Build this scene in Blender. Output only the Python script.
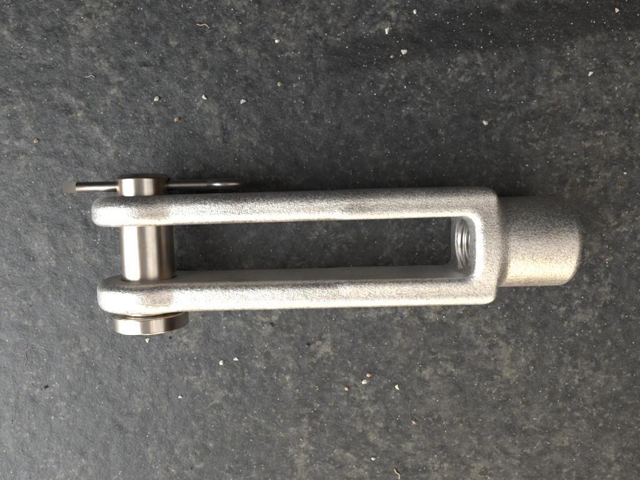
import bpy, math, random
import numpy as np
from mathutils import Vector, Matrix, noise as mnoise

for o in list(bpy.data.objects):
    bpy.data.objects.remove(o)
scene = bpy.context.scene
COL = scene.collection
MM = 0.001
R = math.radians

# ------------------------------------------------------------------ camera
CAM_H = 0.1755                      # metres above the floor
CAM_TILT = R(-5.8)                  # looks slightly towards -y
FOV = R(63.5)
cam_data = bpy.data.cameras.new('camera')
cam_data.sensor_fit = 'HORIZONTAL'
cam_data.angle = FOV
cam_data.clip_start = 0.01
cam_data.clip_end = 50
cam = bpy.data.objects.new('camera', cam_data)
cam.location = (0, 0, CAM_H)
cam.rotation_euler = (CAM_TILT, 0, 0)
COL.objects.link(cam)
scene.camera = cam

# ------------------------------------------------------------------ world: dim interior
w = bpy.data.worlds.new('World')
scene.world = w
w.use_nodes = True
w.node_tree.nodes['Background'].inputs[0].default_value = (1.0, 0.93, 0.86, 1)
w.node_tree.nodes['Background'].inputs[1].default_value = 0.03

# ------------------------------------------------------------------ lamps
def area(name, loc, target, sx, sy, power, col):
    d = bpy.data.lights.new(name, 'AREA')
    d.shape = 'RECTANGLE'
    d.size, d.size_y = sx, sy
    d.energy = power
    d.color = col
    o = bpy.data.objects.new(name, d)
    o.location = loc
    q = (Vector(target) - Vector(loc)).to_track_quat('-Z', 'Y')
    o.rotation_euler = q.to_euler()
    COL.objects.link(o)
    return o
area('doorway_light', (-0.80, -0.42, 0.56), (0, 0, 0), 0.95, 1.15, 28.5, (0.93, 0.97, 1.0))
area('warm_window_light', (0.20, -0.95, 0.42), (0.03, 0, 0), 0.9, 0.6, 9.5, (1.0, 0.83, 0.61))
area('ceiling_light', (0.0, -0.2, 1.4), (0, 0, 0), 1.7, 1.5, 2.3, (1.0, 0.93, 0.86))
area('right_fill_light', (0.85, -0.28, 1.30), (0.05, 0, 0), 0.9, 1.1, 4.2, (1.0, 0.93, 0.84))  # no window known here: unseen fill lamp added to lift neck and yoke

vs = scene.view_settings
vs.view_transform = 'Standard'
vs.look = 'None'
vs.exposure = 0.0
vs.gamma = 1.0
vs.use_curve_mapping = False
scene.render.engine = 'CYCLES'
scene.cycles.use_denoising = True
scene.cycles.max_bounces = 8

# ------------------------------------------------------------------ helpers
def ground_at(px, py, z=0.0):
    """point of the floor seen at a place of the 640x480 picture"""
    f = 320 / math.tan(FOV / 2)
    d = Vector(((px - 320) / f, -(py - 240) / f, -1))
    d = Matrix.Rotation(CAM_TILT, 3, 'X') @ d
    t = (z - CAM_H) / d.z
    return Vector((0, 0, CAM_H)) + d * t

def tag(o, label=None, cat=None, group=None, kind=None):
    for k, v in (('label', label), ('category', cat), ('group', group), ('kind', kind)):
        if v:
            o[k] = v
    return o

def empty(name, loc, rot=(0, 0, 0)):
    o = bpy.data.objects.new(name, None)
    o.empty_display_size = 0.01
    o.location = loc
    o.rotation_euler = rot
    COL.objects.link(o)
    return o

def mesh_obj(name, verts, faces, mat, parent=None, normals=None, smooth=True):
    me = bpy.data.meshes.new(name)
    me.from_pydata(verts.tolist() if isinstance(verts, np.ndarray) else verts, [],
                   faces.tolist() if isinstance(faces, np.ndarray) else faces)
    me.materials.append(mat)
    if smooth:
        me.polygons.foreach_set('use_smooth', [True] * len(me.polygons))
    if normals is not None:
        me.normals_split_custom_set_from_vertices(normals.tolist())
    me.update()
    o = bpy.data.objects.new(name, me)
    COL.objects.link(o)
    o.parent = parent
    return o

# smooth distance-field modelling --------------------------------------------
def smax(a, b, k):
    u = np.maximum(np.stack([k + a, k + b]), 0)
    return np.minimum(-k, np.maximum(a, b)) + np.sqrt((u ** 2).sum(0))
def smin(a, b, k):
    return -smax(-a, -b, k)
def box2(u, v, hu, hv, r=0.0):
    a, b = np.abs(u) - hu + r, np.abs(v) - hv + r
    return np.minimum(np.maximum(a, b), 0) + np.hypot(np.maximum(a, 0), np.maximum(b, 0)) - r
def extrude(d2, t, h, r):
    a, b = d2 + r, np.abs(t) - h + r
    return np.minimum(np.maximum(a, b), 0) + np.hypot(np.maximum(a, 0), np.maximum(b, 0)) - r

def surface(f, lo, hi, h):
    """quads on the zero level of f, vertices pulled onto it, exact normals"""
    lo, hi = np.array(lo, float), np.array(hi, float)
    n = np.ceil((hi - lo) / h).astype(int) + 1
    ax = [lo[i] + h * np.arange(n[i]) for i in range(3)]
    X, Y, Z = np.meshgrid(*ax, indexing='ij')
    V = f(X, Y, Z)
    S = V < 0
    nc = n - 1
    acc = np.zeros((*nc, 3)); cnt = np.zeros(nc)
    G = np.stack([X, Y, Z], -1)
    for a in range(3):
        s0 = [slice(None)] * 3; s1 = [slice(None)] * 3
        s0[a] = slice(0, -1); s1[a] = slice(1, None)
        A, B = V[tuple(s0)], V[tuple(s1)]
        cross = S[tuple(s0)] != S[tuple(s1)]
        t = np.where(cross, A / np.where(A == B, 1, A - B), 0)
        P = G[tuple(s0)].copy()
        P[..., a] += t * h
        P *= cross[..., None]
        b, c = [i for i in range(3) if i != a]
        for db in (0, 1):
            for dc in (0, 1):
                sl = [slice(None)] * 3
                sl[b] = slice(db, db + nc[b]); sl[c] = slice(dc, dc + nc[c])
                acc += P[tuple(sl)]; cnt += cross[tuple(sl)]
    used = cnt > 0
    idx = -np.ones(nc, int); idx[used] = np.arange(used.sum())
    p = acc[used] / cnt[used][:, None]
    quads = []
    for a in range(3):
        b, c = [(1, 2), (2, 0), (0, 1)][a]
        s0 = [slice(1, -1)] * 3; s1 = [slice(1, -1)] * 3
        s0[a] = slice(0, -1); s1[a] = slice(1, None)
        i0, i1 = S[tuple(s0)], S[tuple(s1)]
        for flip, m in ((False, i0 & ~i1), (True, ~i0 & i1)):
            w_ = np.argwhere(m)
            off = np.ones(3, int); off[a] = 0
            w_ = w_ + off
            q = []
            for db, dc in ((-1, -1), (0, -1), (0, 0), (-1, 0)):
                k = w_.copy(); k[:, b] += db; k[:, c] += dc
                q.append(idx[k[:, 0], k[:, 1], k[:, 2]])
            q = np.stack(q, 1)
            quads.append(q[:, ::-1] if flip else q)
    q = np.concatenate(quads)
    def grad(p):
        e = 0.02
        g = np.empty_like(p)
        for i in range(3):
            d = np.zeros(3); d[i] = e
            g[:, i] = (f(*(p + d).T) - f(*(p - d).T)) / (2 * e)
        return g
    for _ in range(4):
        g = grad(p)
        p = p - (f(*p.T) / np.maximum((g ** 2).sum(1), 1e-3))[:, None] * g * 0.9
    g = grad(p)
    g /= np.maximum(np.linalg.norm(g, axis=1), 1e-6)[:, None]
    return p, q, g

def sub_mesh(name, p, q, g, mask, mat, parent):
    qq = q[mask]
    u, inv = np.unique(qq, return_inverse=True)
    return mesh_obj(name, p[u] * MM, inv.reshape(qq.shape), mat, parent, g[u])

# ------------------------------------------------------------------ materials
class NT:
    def __init__(self, name):
        self.m = bpy.data.materials.new(name)
        self.m.use_nodes = True
        self.t = self.m.node_tree
        self.b = self.t.nodes['Principled BSDF']
        self.co = self.t.nodes.new('ShaderNodeTexCoord').outputs['Object']
    def n(self, kind, **kw):
        x = self.t.nodes.new(kind)
        for k, v in kw.items():
            if k in x.inputs.keys():
                self.set(x.inputs[k], v)
            else:
                setattr(x, k, v)
        return x
    def set(self, sock, v):
        if isinstance(v, bpy.types.NodeSocket):
            self.t.links.new(v, sock)
        else:
            sock.default_value = v
    def p(self, **kw):
        for k, v in kw.items():
            self.set(self.b.inputs[k.replace('_', ' ')], v)
    def scaled(self, s):
        mp = self.n('ShaderNodeMapping')
        self.set(mp.inputs['Vector'], self.co)
        mp.inputs['Scale'].default_value = s
        return mp.outputs[0]
    def noise(self, scale, detail=3, rough=0.5, vec=None, dist=0.0):
        x = self.n('ShaderNodeTexNoise', Scale=scale, Detail=detail, Roughness=rough, Distortion=dist)
        self.set(x.inputs['Vector'], vec or self.co)
        return x.outputs['Fac']
    def voro(self, scale, vec=None, feature='F1', rand=1.0):
        x = self.n('ShaderNodeTexVoronoi', feature=feature, Scale=scale, Randomness=rand)
        self.set(x.inputs['Vector'], vec or self.co)
        return x
    def ramp(self, fac, *stops):
        x = self.n('ShaderNodeValToRGB')
        self.set(x.inputs[0], fac)
        e = x.color_ramp.elements
        while len(e) < len(stops):
            e.new(0.5)
        for el, (pos, c) in zip(e, stops):
            el.position = pos
            el.color = (c, c, c, 1) if isinstance(c, (int, float)) else (*c, 1)
        return x.outputs[0]
    def mix(self, fac, a, b, mode='MIX'):
        x = self.n('ShaderNodeMix', data_type='RGBA', blend_type=mode)
        self.set(x.inputs[0], fac)
        for i, v in ((6, a), (7, b)):
            if isinstance(v, tuple) and len(v) == 3:
                v = (*v, 1)
            self.set(x.inputs[i], v)
        return x.outputs[2]
    def math(self, op, a, b=0.0):
        x = self.n('ShaderNodeMath', operation=op)
        self.set(x.inputs[0], a); self.set(x.inputs[1], b)
        return x.outputs[0]
    def bump(self, height, strength, dist, prev=None):
        x = self.n('ShaderNodeBump', Strength=strength, Distance=dist, Height=height)
        if prev:
            self.set(x.inputs['Normal'], prev)
        return x.outputs[0]

def cast_steel():
    k = NT('cast_stainless_steel')
    grain = k.noise(2500, 2, 0.6)
    blast = k.noise(1250, 2, 0.6)
    lump = k.noise(140, 2, 0.5)
    stain = k.noise(70, 5, 0.65, dist=0.6)
    col = k.mix(k.ramp(stain, (0.45, 0.0), (0.75, 1.0)), (0.74, 0.71, 0.675), (0.64, 0.585, 0.52))
    col = k.mix(k.ramp(grain, (0.34, 0.4), (0.46, 0.0)), col, (0.34, 0.32, 0.30))
    cell = k.voro(2600)
    sp = k.n('ShaderNodeSeparateColor'); k.set(sp.inputs[0], cell.outputs['Color'])
    col = k.mix(k.ramp(sp.outputs[0], (0.0, 0.55), (0.36, 0.0)), col, (0.32, 0.30, 0.28))
    pit = k.voro(210, k.mix(0.004, k.co, k.n('ShaderNodeTexNoise', Scale=900).outputs['Color']))
    col = k.mix(k.math('MULTIPLY', k.ramp(pit.outputs['Distance'], (0.03, 1.0), (0.10, 0.0)), k.ramp(k.noise(90, 1), (0.52, 0.0), (0.58, 0.6))), col, (0.16, 0.13, 0.10))
    rust = k.noise(120, 6, 0.75, dist=1.2)
    col = k.mix(k.ramp(rust, (0.63, 0.0), (0.72, 0.55)), col, (0.36, 0.25, 0.15))
    wear = k.noise(48, 3, 0.5, dist=0.5)
    rough = k.math('ADD', k.math('MULTIPLY', sp.outputs[1], 0.20), k.ramp(wear, (0.35, 0.34), (0.65, 0.46)))
    nrm = k.bump(lump, 0.2, 0.0006)
    nrm = k.bump(blast, 0.5, 0.00016, nrm)
    nrm = k.bump(grain, 0.7, 0.00010, nrm)
    nrm = k.bump(sp.outputs[2], 0.25, 0.00006, nrm)
    k.p(Base_Color=col, Metallic=1.0, Roughness=rough, Normal=nrm)
    return k.m

def turned_steel(name, axis, rough0=0.12, base=(0.62, 0.585, 0.545), brown=0.8):
    """machined steel with faint turning marks round `axis`"""
    k = NT(name)
    s = [60, 60, 60]; s[axis] = 5200
    rings = k.noise(1.0, 2, 0.5, k.scaled(s))
    s2 = [1700, 1700, 1700]; s2[axis] = 60
    drag = k.noise(1.0, 2, 0.5, k.scaled(s2))
    stain = k.noise(160, 4, 0.6, dist=0.8)
    s3 = [420, 420, 420]; s3[axis] = 26
    streak = k.noise(1.0, 3, 0.6, k.scaled(s3))
    col = k.mix(k.ramp(stain, (0.5, 0.0), (0.8, brown)), base, (0.47, 0.36, 0.25))
    col = k.mix(k.ramp(streak, (0.46, 0.0), (0.60, brown)), col, (0.46, 0.32, 0.20))
    col = k.mix(k.ramp(drag, (0.3, 0.35), (0.5, 0.0)), col, (0.33, 0.29, 0.25))
    rough = k.math('ADD', k.math('ADD', k.math('MULTIPLY', stain, 0.14), k.math('MULTIPLY', streak, 0.10)), rough0)
    nrm = k.bump(rings, 0.25, 0.00004)
    nrm = k.bump(drag, 0.18, 0.00004, nrm)
    k.p(Base_Color=col, Metallic=1.0, Roughness=rough, Normal=nrm)
    return k.m

DUST = [(*ground_at(px, py).xy, rad * MM, amt) for px, py, rad, amt in (
    (290, 22, 20, 0.55), (330, 10, 12, 0.5), (200, 72, 13, 0.5), (108, 97, 8, 0.5), (150, 112, 10, 0.45), (258, 118, 11, 0.45),
    (505, 14, 10, 0.75), (590, 45, 14, 0.85), (622, 75, 16, 0.8), (612, 165, 18, 0.75), (640, 130, 14, 0.6), (545, 165, 9, 0.4),
    (478, 330, 14, 0.6), (515, 350, 12, 0.75), (570, 440, 20, 0.65), (618, 455, 16, 0.7), (632, 425, 10, 0.7), (440, 400, 16, 0.4),
    (380, 160, 9, 0.35), (470, 75, 20, 0.35), (108, 158, 9, 0.5), (20, 435, 10, 0.5), (210, 452, 10, 0.4), (185, 460, 8, 0.45), (330, 110, 18, 0.3), (450, 22, 14, 0.5), (565, 52, 14, 0.5), (540, 95, 16, 0.45), (430, 70, 14, 0.4), (360, 25, 12, 0.45), (600, 380, 16, 0.5), (400, 345, 10, 0.4), (480, 440, 16, 0.5), (300, 440, 12, 0.3), (330, 330, 8, 0.35), (580, 70, 42, 0.5), (450, 60, 34, 0.38), (600, 150, 30, 0.4), (540, 430, 45, 0.3), (100, 40, 20, 0.25), (600, 8, 8, 0.6), (540, 8, 8, 0.6), (450, 5, 10, 0.6))]
# slope, height where x = 0, start and end along x, half width, strength (metres, floor plane)
_f1, _f2, _f3, _f4 = ground_at(500, 26), ground_at(640, 10), ground_at(370, 52), ground_at(470, 34)
_sl = (_f2.y - _f1.y) / (_f2.x - _f1.x); _sl2 = (_f4.y - _f3.y) / (_f4.x - _f3.x)
SMEARS = [(_sl, _f1.y - _sl * _f1.x, _f1.x - 0.03, _f2.x + 0.05, 0.0095, 1.4),
          (_sl2, _f3.y - _sl2 * _f3.x, _f3.x - 0.02, _f4.x + 0.015, 0.0075, 1.25)]
def floor_mat():
    k = NT('dusty_black_rubber_floor')
    broad = k.noise(9, 5, 0.6, dist=0.5)
    patch = k.noise(60, 8, 0.72, dist=0.6)
    mott = k.noise(240, 6, 0.72)
    fine = k.noise(1300, 3, 0.65)
    base = k.mix(k.ramp(mott, (0.36, 0.0), (0.66, 1.0)), (0.008, 0.009, 0.0105), (0.044, 0.046, 0.049))
    dust = k.math('MULTIPLY', k.ramp(patch, (0.50, 0.0), (0.62, 1.0)), k.ramp(mott, (0.44, 0.05), (0.58, 1.0)))
    # places where more dust has been trodden in
    more = None
    for (cx_, cy_, rad, amt) in DUST:
        mp = k.n('ShaderNodeVectorMath', operation='DISTANCE')
        k.set(mp.inputs[0], k.co); mp.inputs[1].default_value = (cx_, cy_, 0)
        m = k.n('ShaderNodeMapRange', interpolation_type='SMOOTHSTEP')
        k.set(m.inputs[0], mp.outputs['Value']); m.inputs[1].default_value = rad; m.inputs[2].default_value = 0.0
        m.inputs[4].default_value = amt
        more = m.outputs[0] if more is None else k.math('MAXIMUM', more, m.outputs[0])
    dust2 = k.math('MULTIPLY', more, k.ramp(k.noise(110, 7, 0.75, dist=0.4), (0.45, 0.0), (0.60, 1.0)))
    dust2 = k.math('MULTIPLY', dust2, k.ramp(mott, (0.36, 0.35), (0.60, 1.0)))
    dust = k.math('MAXIMUM', k.math('MULTIPLY', dust, 0.6), dust2)
    base = k.mix(dust, base, (0.165, 0.148, 0.118))
    base = k.mix(k.ramp(broad, (0.40, 0.4), (0.58, 0.0)), base, (0.008, 0.0085, 0.0095))
    fleck = k.math('MULTIPLY', k.ramp(k.noise(520, 4, 0.6), (0.565, 0.0), (0.63, 1.0)), k.ramp(patch, (0.40, 0.12), (0.60, 1.0)))
    base = k.mix(k.math('MULTIPLY', fleck, 0.55), base, (0.20, 0.185, 0.155))
    # dark rubbed smears crossing the floor at a slant
    sep = k.n('ShaderNodeSeparateXYZ'); k.set(sep.inputs[0], k.co)
    wob = k.math('MULTIPLY', k.math('SUBTRACT', k.noise(30, 4, 0.6), 0.5), 0.009)
    def smear(slope, y0, x0, x1, width, amount):
        y = k.math('ADD', k.math('SUBTRACT', sep.outputs['Y'], k.math('MULTIPLY', sep.outputs['X'], slope)), wob)
        d = k.math('ABSOLUTE', k.math('SUBTRACT', y, y0))
        m = k.n('ShaderNodeMapRange', interpolation_type='SMOOTHSTEP')
        k.set(m.inputs[0], d); m.inputs[1].default_value = width; m.inputs[2].default_value = width * 0.45
        xm = k.math('ABSOLUTE', k.math('SUBTRACT', sep.outputs['X'], (x0 + x1) / 2))
        e = k.n('ShaderNodeMapRange', interpolation_type='SMOOTHSTEP')
        k.set(e.inputs[0], xm); e.inputs[1].default_value = (x1 - x0) / 2; e.inputs[2].default_value = (x1 - x0) / 2 * 0.7
        f = k.math('MULTIPLY', m.outputs[0], e.outputs[0])
        return k.math('MINIMUM', k.math('MULTIPLY', f, k.math('MULTIPLY', k.ramp(mott, (0.35, 1.0), (0.7, 0.55)), amount)), 0.95)
    for a_ in SMEARS:
        base = k.mix(smear(*a_), base, (0.008, 0.008, 0.009))
    base = k.mix(k.ramp(fine, (0.3, 0.6), (0.5, 0.0)), base, (0.007, 0.007, 0.007))
    base = k.mix(k.ramp(fine, (0.58, 0.0), (0.76, 0.5)), base, (0.16, 0.15, 0.135))
    # pin-head glints of sand
    v = k.voro(700)
    spark = k.math('MULTIPLY', k.ramp(v.outputs['Distance'], (0.12, 1.0), (0.22, 0.0)),
                   k.ramp(k.noise(400, 1), (0.60, 0.0), (0.65, 1.0)))
    base = k.mix(k.math('MULTIPLY', spark, 0.6), base, (0.50, 0.46, 0.40))
    rough = k.ramp(mott, (0.3, 0.40), (0.75, 0.58))
    nrm = k.bump(patch, 0.35, 0.0012)
    nrm = k.bump(mott, 0.5, 0.0006, nrm)
    nrm = k.bump(fine, 0.55, 0.00022, nrm)
    k.p(Base_Color=base, Roughness=rough, Normal=nrm)
    k.b.inputs['Specular IOR Level'].default_value = 0.55
    return k.m

def grit_mat(name, a, b, rough=0.7):
    k = NT(name)
    c = k.mix(k.ramp(k.noise(900, 3), (0.35, 0.0), (0.65, 1.0)), a, b)
    k.p(Base_Color=c, Roughness=rough, Normal=k.bump(k.noise(2500, 2), 0.4, 0.0001))
    return k.m

M_CAST = cast_steel()
M_PIN = turned_steel('turned_pin_steel', 1)
M_COTTER = turned_steel('drawn_wire_steel', 0, 0.22, (0.33, 0.32, 0.305), 0.2)
M_THREAD = turned_steel('cut_thread_steel', 0, 0.22, (0.60, 0.58, 0.56), 0.25)
M_FLOOR = floor_mat()
M_PALE = grit_mat('pale_grit', (0.62, 0.59, 0.52), (0.42, 0.38, 0.32))
M_TAN = grit_mat('tan_grit', (0.46, 0.36, 0.22), (0.30, 0.22, 0.13))
M_DARK = grit_mat('dark_grit', (0.022, 0.021, 0.020), (0.05, 0.047, 0.043), 0.5)
M_STRAW = grit_mat('pale_fibre', (0.40, 0.35, 0.26), (0.28, 0.23, 0.16))

# ------------------------------------------------------------------ floor
def build_floor():
    dx = np.arange(-0.135, 0.1351, 0.0011)
    dy = np.arange(-0.115, 0.1001, 0.0011)
    ex = np.array([0.15, 0.18, 0.25, 0.4, 0.7, 1.2])
    xs = np.concatenate([-ex[::-1], dx, ex]); ys = np.concatenate([-ex[::-1], dy, ex])
    nx, ny = len(xs), len(ys)
    verts = []
    for x in xs:
        for y in ys:
            z = 0.0
            if abs(x) < 0.16 and abs(y) < 0.14:
                z = 0.00022 * mnoise.fractal((x * 60, y * 60, 3.1), 1.0, 2.0, 4) \
                    + 0.00016 * mnoise.noise((x * 420, y * 420, 7.7))
                p = mnoise.noise((x * 210, y * 210, 1.3))
                if p > 0.42:
                    z -= 0.0012 * (p - 0.42)
                z -= 0.0004
            verts.append((x, y, z))
    i = np.arange(nx - 1)[:, None] * ny + np.arange(ny - 1)[None, :]
    q = np.stack([i, i + ny, i + ny + 1, i + 1], -1).reshape(-1, 4)
    o = mesh_obj('ground', np.array(verts), q, M_FLOOR)
    tag(o, 'dusty dark grey rubber floor scattered with sand grains', 'ground', kind='structure')
build_floor()

# ------------------------------------------------------------------ the fork, in millimetres round the pin axis
EYE, HALF, OUT = 15.4, 12.7, 17.8
SLOT_X, YOKE_X, END_X, NECK = 98.1, 105.5, 129.9, 14.0
ROT = R(1.3)
PIN_Z = 15.45
origin = ground_at(147.6, 250.2, PIN_Z * MM)     # where the pin axis meets the fork's middle plane
TILT = math.asin((EYE - NECK) / 128.0)

def fork_sdf(x, y, z):
    eye = np.hypot(x, z) - EYE
    bar = box2(x - (YOKE_X) / 2, z, YOKE_X / 2, HALF + 0.6 * np.clip(x / YOKE_X, 0, 1), 2.0)
    yo = y + np.where(y > 0, 1, 0) * 0.75 * np.clip(1 - x / YOKE_X, 0, 1.2)   # one arm tapers a little
    d = extrude(smin(eye, bar, 1.6), yo, OUT, 3.8)
    # plan-view rounding of the yoke's corners
    d = smax(d, box2(x - 40, y, YOKE_X - 40, OUT, 5.0), 1.2)
    neck = extrude(np.hypot(y, z) - NECK, x - (END_X + 60) / 2, (END_X - 60) / 2, 2.7)
    d = smin(d, neck, 5.2)
    mid = 0.1 - 0.2 * (1 - x / SLOT_X)
    half = 8.85 - 0.5 * (1 - x / SLOT_X)
    slot = box2(x - (SLOT_X - 60), y - mid, 60, half, 3.2)
    d = smax(d, -slot, 2.8)
    d = smax(d, -(np.hypot(x, z) - 8.15), 0.7)
    bore = np.maximum(np.hypot(y, z) - 8.0, np.abs(x - 108) - 18)
    d = smax(d, -bore, 0.5)
    return d

fork = empty('clevis_fork', (origin.x, origin.y, 0), (0, TILT, ROT))
fork.rotation_mode = 'XYZ'
tag(fork, 'cast grey steel clevis fork with two long arms and round threaded neck', 'clevis')
fork_c = Vector((0, 0, PIN_Z * MM))
p, q, g = surface(fork_sdf, (-17, -19, -17), (136, 19, 17), 0.6)
c = p[q].mean(1)
pz = p.copy(); pz[:, 2] += PIN_Z
arm_up = (c[:, 0] < 94) & (c[:, 1] > 0)
arm_dn = (c[:, 0] < 94) & (c[:, 1] <= 0)
neck_m = c[:, 0] > 107.5
for nm, m in (('arm', arm_up), ('arm', arm_dn), ('neck', neck_m), ('yoke', ~(arm_up | arm_dn | neck_m))):
    sub_mesh(nm, pz, q, g, m, M_CAST, fork)

def internal_thread():
    pitch, nseg = 2.0, 72
    ts = np.arange(0, 12.01, 0.125)           # turns of profile samples along x
    verts, faces = [], []
    prof = lambda u: 6.95 + 1.0 * np.clip(np.abs((u % 1.0) - 0.5) * 2.6 - 0.15, 0, 1)
    n = len(ts)
    for j in range(nseg):
        a = 2 * math.pi * j / nseg
        for t in ts:
            r = prof(t - j / nseg)
            if t < 0.6:
                r = max(r, 7.9 - t)
            verts.append(((SLOT_X + 0.9 + t * pitch) * MM, r * math.cos(a) * MM, (PIN_Z + r * math.sin(a)) * MM))
    for j in range(nseg):
        k = (j + 1) % nseg
        for i in range(n - 1):
            faces.append((j * n + i, j * n + i + 1, k * n + i + 1, k * n + i))
    # end disc
    verts.append(((SLOT_X + 0.9 + 24) * MM, 0, PIN_Z * MM))
    for j in range(nseg):
        faces.append((j * n + n - 1, len(verts) - 1, ((j + 1) % nseg) * n + n - 1))
    mesh_obj('internal_thread', verts, faces, M_THREAD, fork)
internal_thread()

# ------------------------------------------------------------------ the pin
PIN_TOP, HEAD_Y0, HEAD_Y1, HEAD_R, PIN_R = 23.6, -19.2, -24.1, 11.4, 8.0
COT_Y = 19.95
def pin_sdf(x, y, z):
    r = np.hypot(x, z)
    sh = np.maximum(r - PIN_R, np.maximum(y - PIN_TOP, HEAD_Y1 + 1 - y))
    sh = smax(sh, (r + y - (PIN_R + PIN_TOP - 1.3)) * 0.7071, 0.25)
    hd = extrude(r - HEAD_R, y - (HEAD_Y0 + HEAD_Y1) / 2, (HEAD_Y0 - HEAD_Y1) / 2, 0.55)
    d = np.minimum(sh, hd)
    d = smin(sh, hd, 0.5)
    return smax(d, -(np.hypot(y - COT_Y, z) - 1.95), 0.35)
pin = empty('clevis_pin', (origin.x, origin.y, 0), (0, 0, ROT))
tag(pin, 'polished round steel pin with flat disc head through both fork eyes', 'pin')
p, q, g = surface(pin_sdf, (-13, -25.5, -13), (13, 25.5, 13), 0.4)
c = p[q].mean(1)
pz = p.copy(); pz[:, 2] += PIN_Z - 0.1
hm = c[:, 1] < HEAD_Y0 + 0.6
sub_mesh('shaft', pz, q, g, ~hm, M_PIN, pin)
sub_mesh('head', pz, q, g, hm, M_PIN, pin)

# ------------------------------------------------------------------ split pin
def sweep(path, section, closed_ends=True):
    """section (y, n) carried along a path in the x-z plane; n points along the path's upward side"""
    V, F = [], []
    m = len(section)
    for i, (x, z) in enumerate(path):
        a = path[max(i - 1, 0)]; b = path[min(i + 1, len(path) - 1)]
        tx, tz = b[0] - a[0], b[1] - a[1]
        l = math.hypot(tx, tz); tx, tz = tx / l, tz / l
        for (sy, sn) in section:
            V.append((x - tz * sn, sy, z + tx * sn))
    for i in range(len(path) - 1):
        for j in range(m):
            k = (j + 1) % m
            F.append((i * m + j, i * m + k, (i + 1) * m + k, (i + 1) * m + j))
    F.append(tuple(range(m))[::-1]); F.append(tuple(range((len(path) - 1) * m, len(path) * m)))
    return V, F

RW = 1.62
half_up = [(RW * math.cos(t), RW * math.sin(t)) for t in np.linspace(0, math.pi, 13)]
half_up = [(y, n + 0.06) for y, n in half_up]
half_dn = [(-y, -n) for y, n in half_up]
def wire(name, path, section, parent):
    V, F = sweep(path, section)
    V = [((x) * MM, (y + COT_Y) * MM, (z + PIN_Z) * MM) for x, y, z in V]
    o = mesh_obj(name, V, F, M_COTTER, parent, smooth=False)
    me = o.data
    for pl in me.polygons:
        pl.use_smooth = len(pl.vertices) == 4
    # keep the flat side of the half-round wire crisp
    me.set_sharp_from_angle(angle=R(35))
    return o
cot = empty('split_pin', (origin.x, origin.y, 0), (0, 0, ROT))
tag(cot, 'thin split pin pushed through the free end of the round pin', 'split pin')
L_UP, L_DN, NECKX = -20.4, -24.6, 20.0
wire('leg', [(x, 0.03 * min(x + 17.0, 0.0) ** 2) for x in np.linspace(L_UP, NECKX, 24)], half_up, cot)
wire('leg', [(x, -0.05 + 0.020 * min(x + 17.0, 0.0) ** 2) for x in np.linspace(L_DN, NECKX, 24)], half_dn, cot)
# the eye: one half-round strip bowed round, flat side inwards
ring = []
cx, ra, rb = NECKX + 5.0, 5.0, 2.9
for t in np.linspace(math.pi, -math.pi, 45):
    s = math.cos(t)
    ring.append((cx + ra * s, (rb + 0.2) * math.sin(t) * (1.0 if s > -0.2 else max(0.05, (1 - ((-s - 0.2) / 0.8) ** 1.6)))))
wire('eye', ring, half_up, cot)

# ------------------------------------------------------------------ pebbles
rng = random.Random(11)
def pebble_mesh(name, seed, flat, mat):
    import bmesh
    bm = bmesh.new()
    bmesh.ops.create_icosphere(bm, subdivisions=2, radius=0.5)
    r = random.Random(seed)
    planes = [(Vector((r.uniform(-1, 1), r.uniform(-1, 1), r.uniform(-0.6, 1))).normalized(), r.uniform(0.17, 0.40)) for _ in range(10)]
    for v in bm.verts:
        for nrm, d in planes:
            e = v.co.dot(nrm) - d
            if e > 0:
                v.co -= nrm * e * 0.95
        v.co *= 1 + 0.25 * mnoise.noise(v.co * 4 + Vector((seed, 0, 0)))
        v.co.z *= flat
    zmin = min(v.co.z for v in bm.verts)
    for v in bm.verts:
        v.co.z -= zmin
    me = bpy.data.meshes.new(name)
    bm.to_mesh(me); bm.free()
    me.materials.append(mat)
    return me
KINDS = {'pale': M_PALE, 'tan': M_TAN, 'dark': M_DARK}
PM = {k: [pebble_mesh('pebble', 7 * i + s, 0.55 + 0.12 * i, m) for i in range(3)] for s, (k, m) in enumerate(KINDS.items())}
def stone(px, py, size, kind, label, stretch=1.0):
    o = bpy.data.objects.new('pebble', rng.choice(PM[kind]))
    c = ground_at(px, py)
    s = size * 0.34 * MM
    o.location = (c.x, c.y, -0.00055)
    o.rotation_euler = (0, 0, rng.uniform(0, 6.28))
    o.scale = (s * stretch * rng.uniform(0.95, 1.35), s * rng.uniform(0.8, 1.05), s * rng.uniform(0.7, 1.0))
    COL.objects.link(o)
    tag(o, label, 'pebble', 'loose grit pebbles on the floor')
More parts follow.
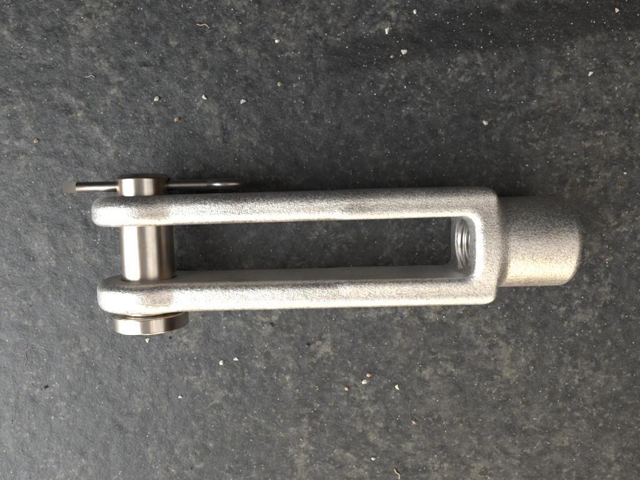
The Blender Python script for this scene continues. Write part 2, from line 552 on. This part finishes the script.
PEBBLES = [
    (204, 97, 6, 'pale', 'pale pebble above the split pin, midway along a row of three white ones'),
    (156, 99, 6, 'pale', 'white pebble straight above the free end of the round pin'),
    (243, 101, 6.5, 'pale', 'white pebble above the split pin eye, last in a row of three'),
    (176, 120, 6.5, 'tan', 'brownish grey pebble just above the split pin'),
    (278, 41, 6, 'pale', 'lone whitish pebble near the upper edge, above the fork arm'),
    (279, 84, 5, 'tan', 'small brown pebble below the lone whitish one in the upper half'),
    (36, 141, 5, 'tan', 'small tan pebble beyond the split pin tips near the picture edge'),
    (97, 47, 4.5, 'dark', 'small black pebble in the upper corner area above the pin'),
    (485, 122, 6, 'pale', 'bright white pebble above the yoke of the fork'),
    (404, 52, 7, 'pale', 'largest white pebble in the upper half, beside an orange speck'),
    (392, 56, 4, 'tan', 'orange tan speck next to the large white pebble'),
    (387, 30, 6, 'pale', 'white pebble above the orange tan speck'),
    (415, 12, 5, 'pale', 'white pebble close to the top edge of the picture'),
    (344, 28, 5, 'dark', 'black pebble between the white ones near the top edge'),
    (591, 73, 5, 'pale', 'white pebble on the floor far above the neck end'),
    (617, 10, 5, 'tan', 'tan pebble in the top corner on the neck side'),
    (222, 362, 6.5, 'pale', 'larger white pebble of a close pair below the lower arm'),
    (236, 359, 4.5, 'pale', 'smaller white pebble of a close pair below the lower arm'),
    (147, 340, 5.5, 'pale', 'white pebble touching the floor just below the pin head'),
    (180, 397, 4.5, 'pale', 'small whitish pebble in the lower half below the pin head'),
    (45, 388, 5, 'dark', 'black pebble low down at the pin side of the picture'),
    (308, 345, 6, 'dark', 'larger black pebble below the middle of the lower arm'),
    (272, 325, 5.5, 'dark', 'black pebble just under the lower arm'),
    (369, 375, 6, 'tan', 'topmost tan pebble of a small cluster below the lower arm'),
    (364, 382, 6, 'pale', 'pale pebble touching the topmost tan one of the cluster'),
    (355, 387, 5, 'dark', 'black pebble in the small cluster below the lower arm'),
    (347, 389, 5, 'tan', 'tan pebble at the pin side end of the small cluster'),
    (397, 387, 7.5, 'pale', 'largest white pebble below the fork, beside the small cluster'),
    (415, 422, 6.5, 'tan', 'tan pebble below the largest white one in the lower half'),
    (374, 459, 5, 'pale', 'white pebble near the bottom edge of the picture'),
]
for a in PEBBLES:
    stone(*a)

# fibres
def fibre(px, py, length, ang, bend, rad, label):
    c = ground_at(px, py)
    n, m = 14, 6
    V, F = [], []
    pts = []
    for i in range(n):
        t = i / (n - 1) - 0.5
        x, y = t * length, bend * (1 - 4 * t * t) + 0.06 * length * math.sin(t * 9)
        pts.append(Vector((x * math.cos(ang) - y * math.sin(ang), x * math.sin(ang) + y * math.cos(ang), rad * 0.4)))
    for i, pt in enumerate(pts):
        d = (pts[min(i + 1, n - 1)] - pts[max(i - 1, 0)]).normalized()
        s = Vector((-d.y, d.x, 0))
        for j in range(m):
            a = 2 * math.pi * j / m
            V.append((pt + s * (rad * math.cos(a)) + Vector((0, 0, rad * math.sin(a)))) * MM)
    for i in range(n - 1):
        for j in range(m):
            F.append((i * m + j, i * m + (j + 1) % m, (i + 1) * m + (j + 1) % m, (i + 1) * m + j))
    F.append(tuple(range(m))[::-1]); F.append(tuple(range((n - 1) * m, n * m)))
    o = mesh_obj('fibre', V, F, M_STRAW)
    o.location = (c.x, c.y, -0.0002)
    tag(o, label, 'fibre', 'pale fibres on the floor')
fibre(203, 26, 4.2, -0.15, 0.5, 0.17, 'short curved straw fibre above the white pebbles near the top edge')
fibre(90, 77, 3.0, 0.1, 0.4, 0.14, 'tiny straw fibre in the upper area above the split pin tips')
fibre(28, 356, 8.0, 1.3, 0.9, 0.09, 'long thin pale fibre low at the pin side edge')
fibre(397, 474, 4.0, -1.0, 0.4, 0.3, 'thick pale flake of straw at the bottom edge')

# ------------------------------------------------------------------ sand: uncountable grains in one object
def sand():
    r = random.Random(5)
    base = [Vector(v) for v in ((1, 0, 0), (-1, 0, 0), (0, 1, 0), (0, -1, 0), (0, 0, 1), (0, 0, -1))]
    tri = [(0, 2, 4), (2, 1, 4), (1, 3, 4), (3, 0, 4), (2, 0, 5), (1, 2, 5), (3, 1, 5), (0, 3, 5)]
    V, F, MI = [], [], []
    for i in range(6500):
        px, py = r.uniform(-40, 680), r.uniform(-40, 520)
        c = ground_at(px, py)
        if mnoise.noise((c.x * 55, c.y * 55, 2.2)) < r.uniform(-0.6, 0.35):
            continue
        s = 0.00010 * math.exp(r.gauss(0, 0.45))
        if r.random() < 0.03:
            s *= 2.0
        k = 0 if r.random() < 0.42 else (1 if r.random() < 0.65 else 2)
        rot = Matrix.Rotation(r.uniform(0, 6), 3, 'Z') @ Matrix.Rotation(r.uniform(0, 6), 3, 'X')
        b = len(V)
        for v in base:
            u = rot @ (v * r.uniform(0.6, 1.3)) * s
            V.append((c.x + u.x, c.y + u.y, -0.00035 + s * 0.5 + u.z))
        for t in tri:
            F.append(tuple(b + x for x in t)); MI.append(k)
    o = mesh_obj('sand', V, F, M_PALE, smooth=False)
    o.data.materials.append(M_TAN); o.data.materials.append(M_DARK)
    o.data.polygons.foreach_set('material_index', MI)
    tag(o, 'fine pale sand grains sprinkled all over the dark floor', 'sand', kind='stuff')
sand()
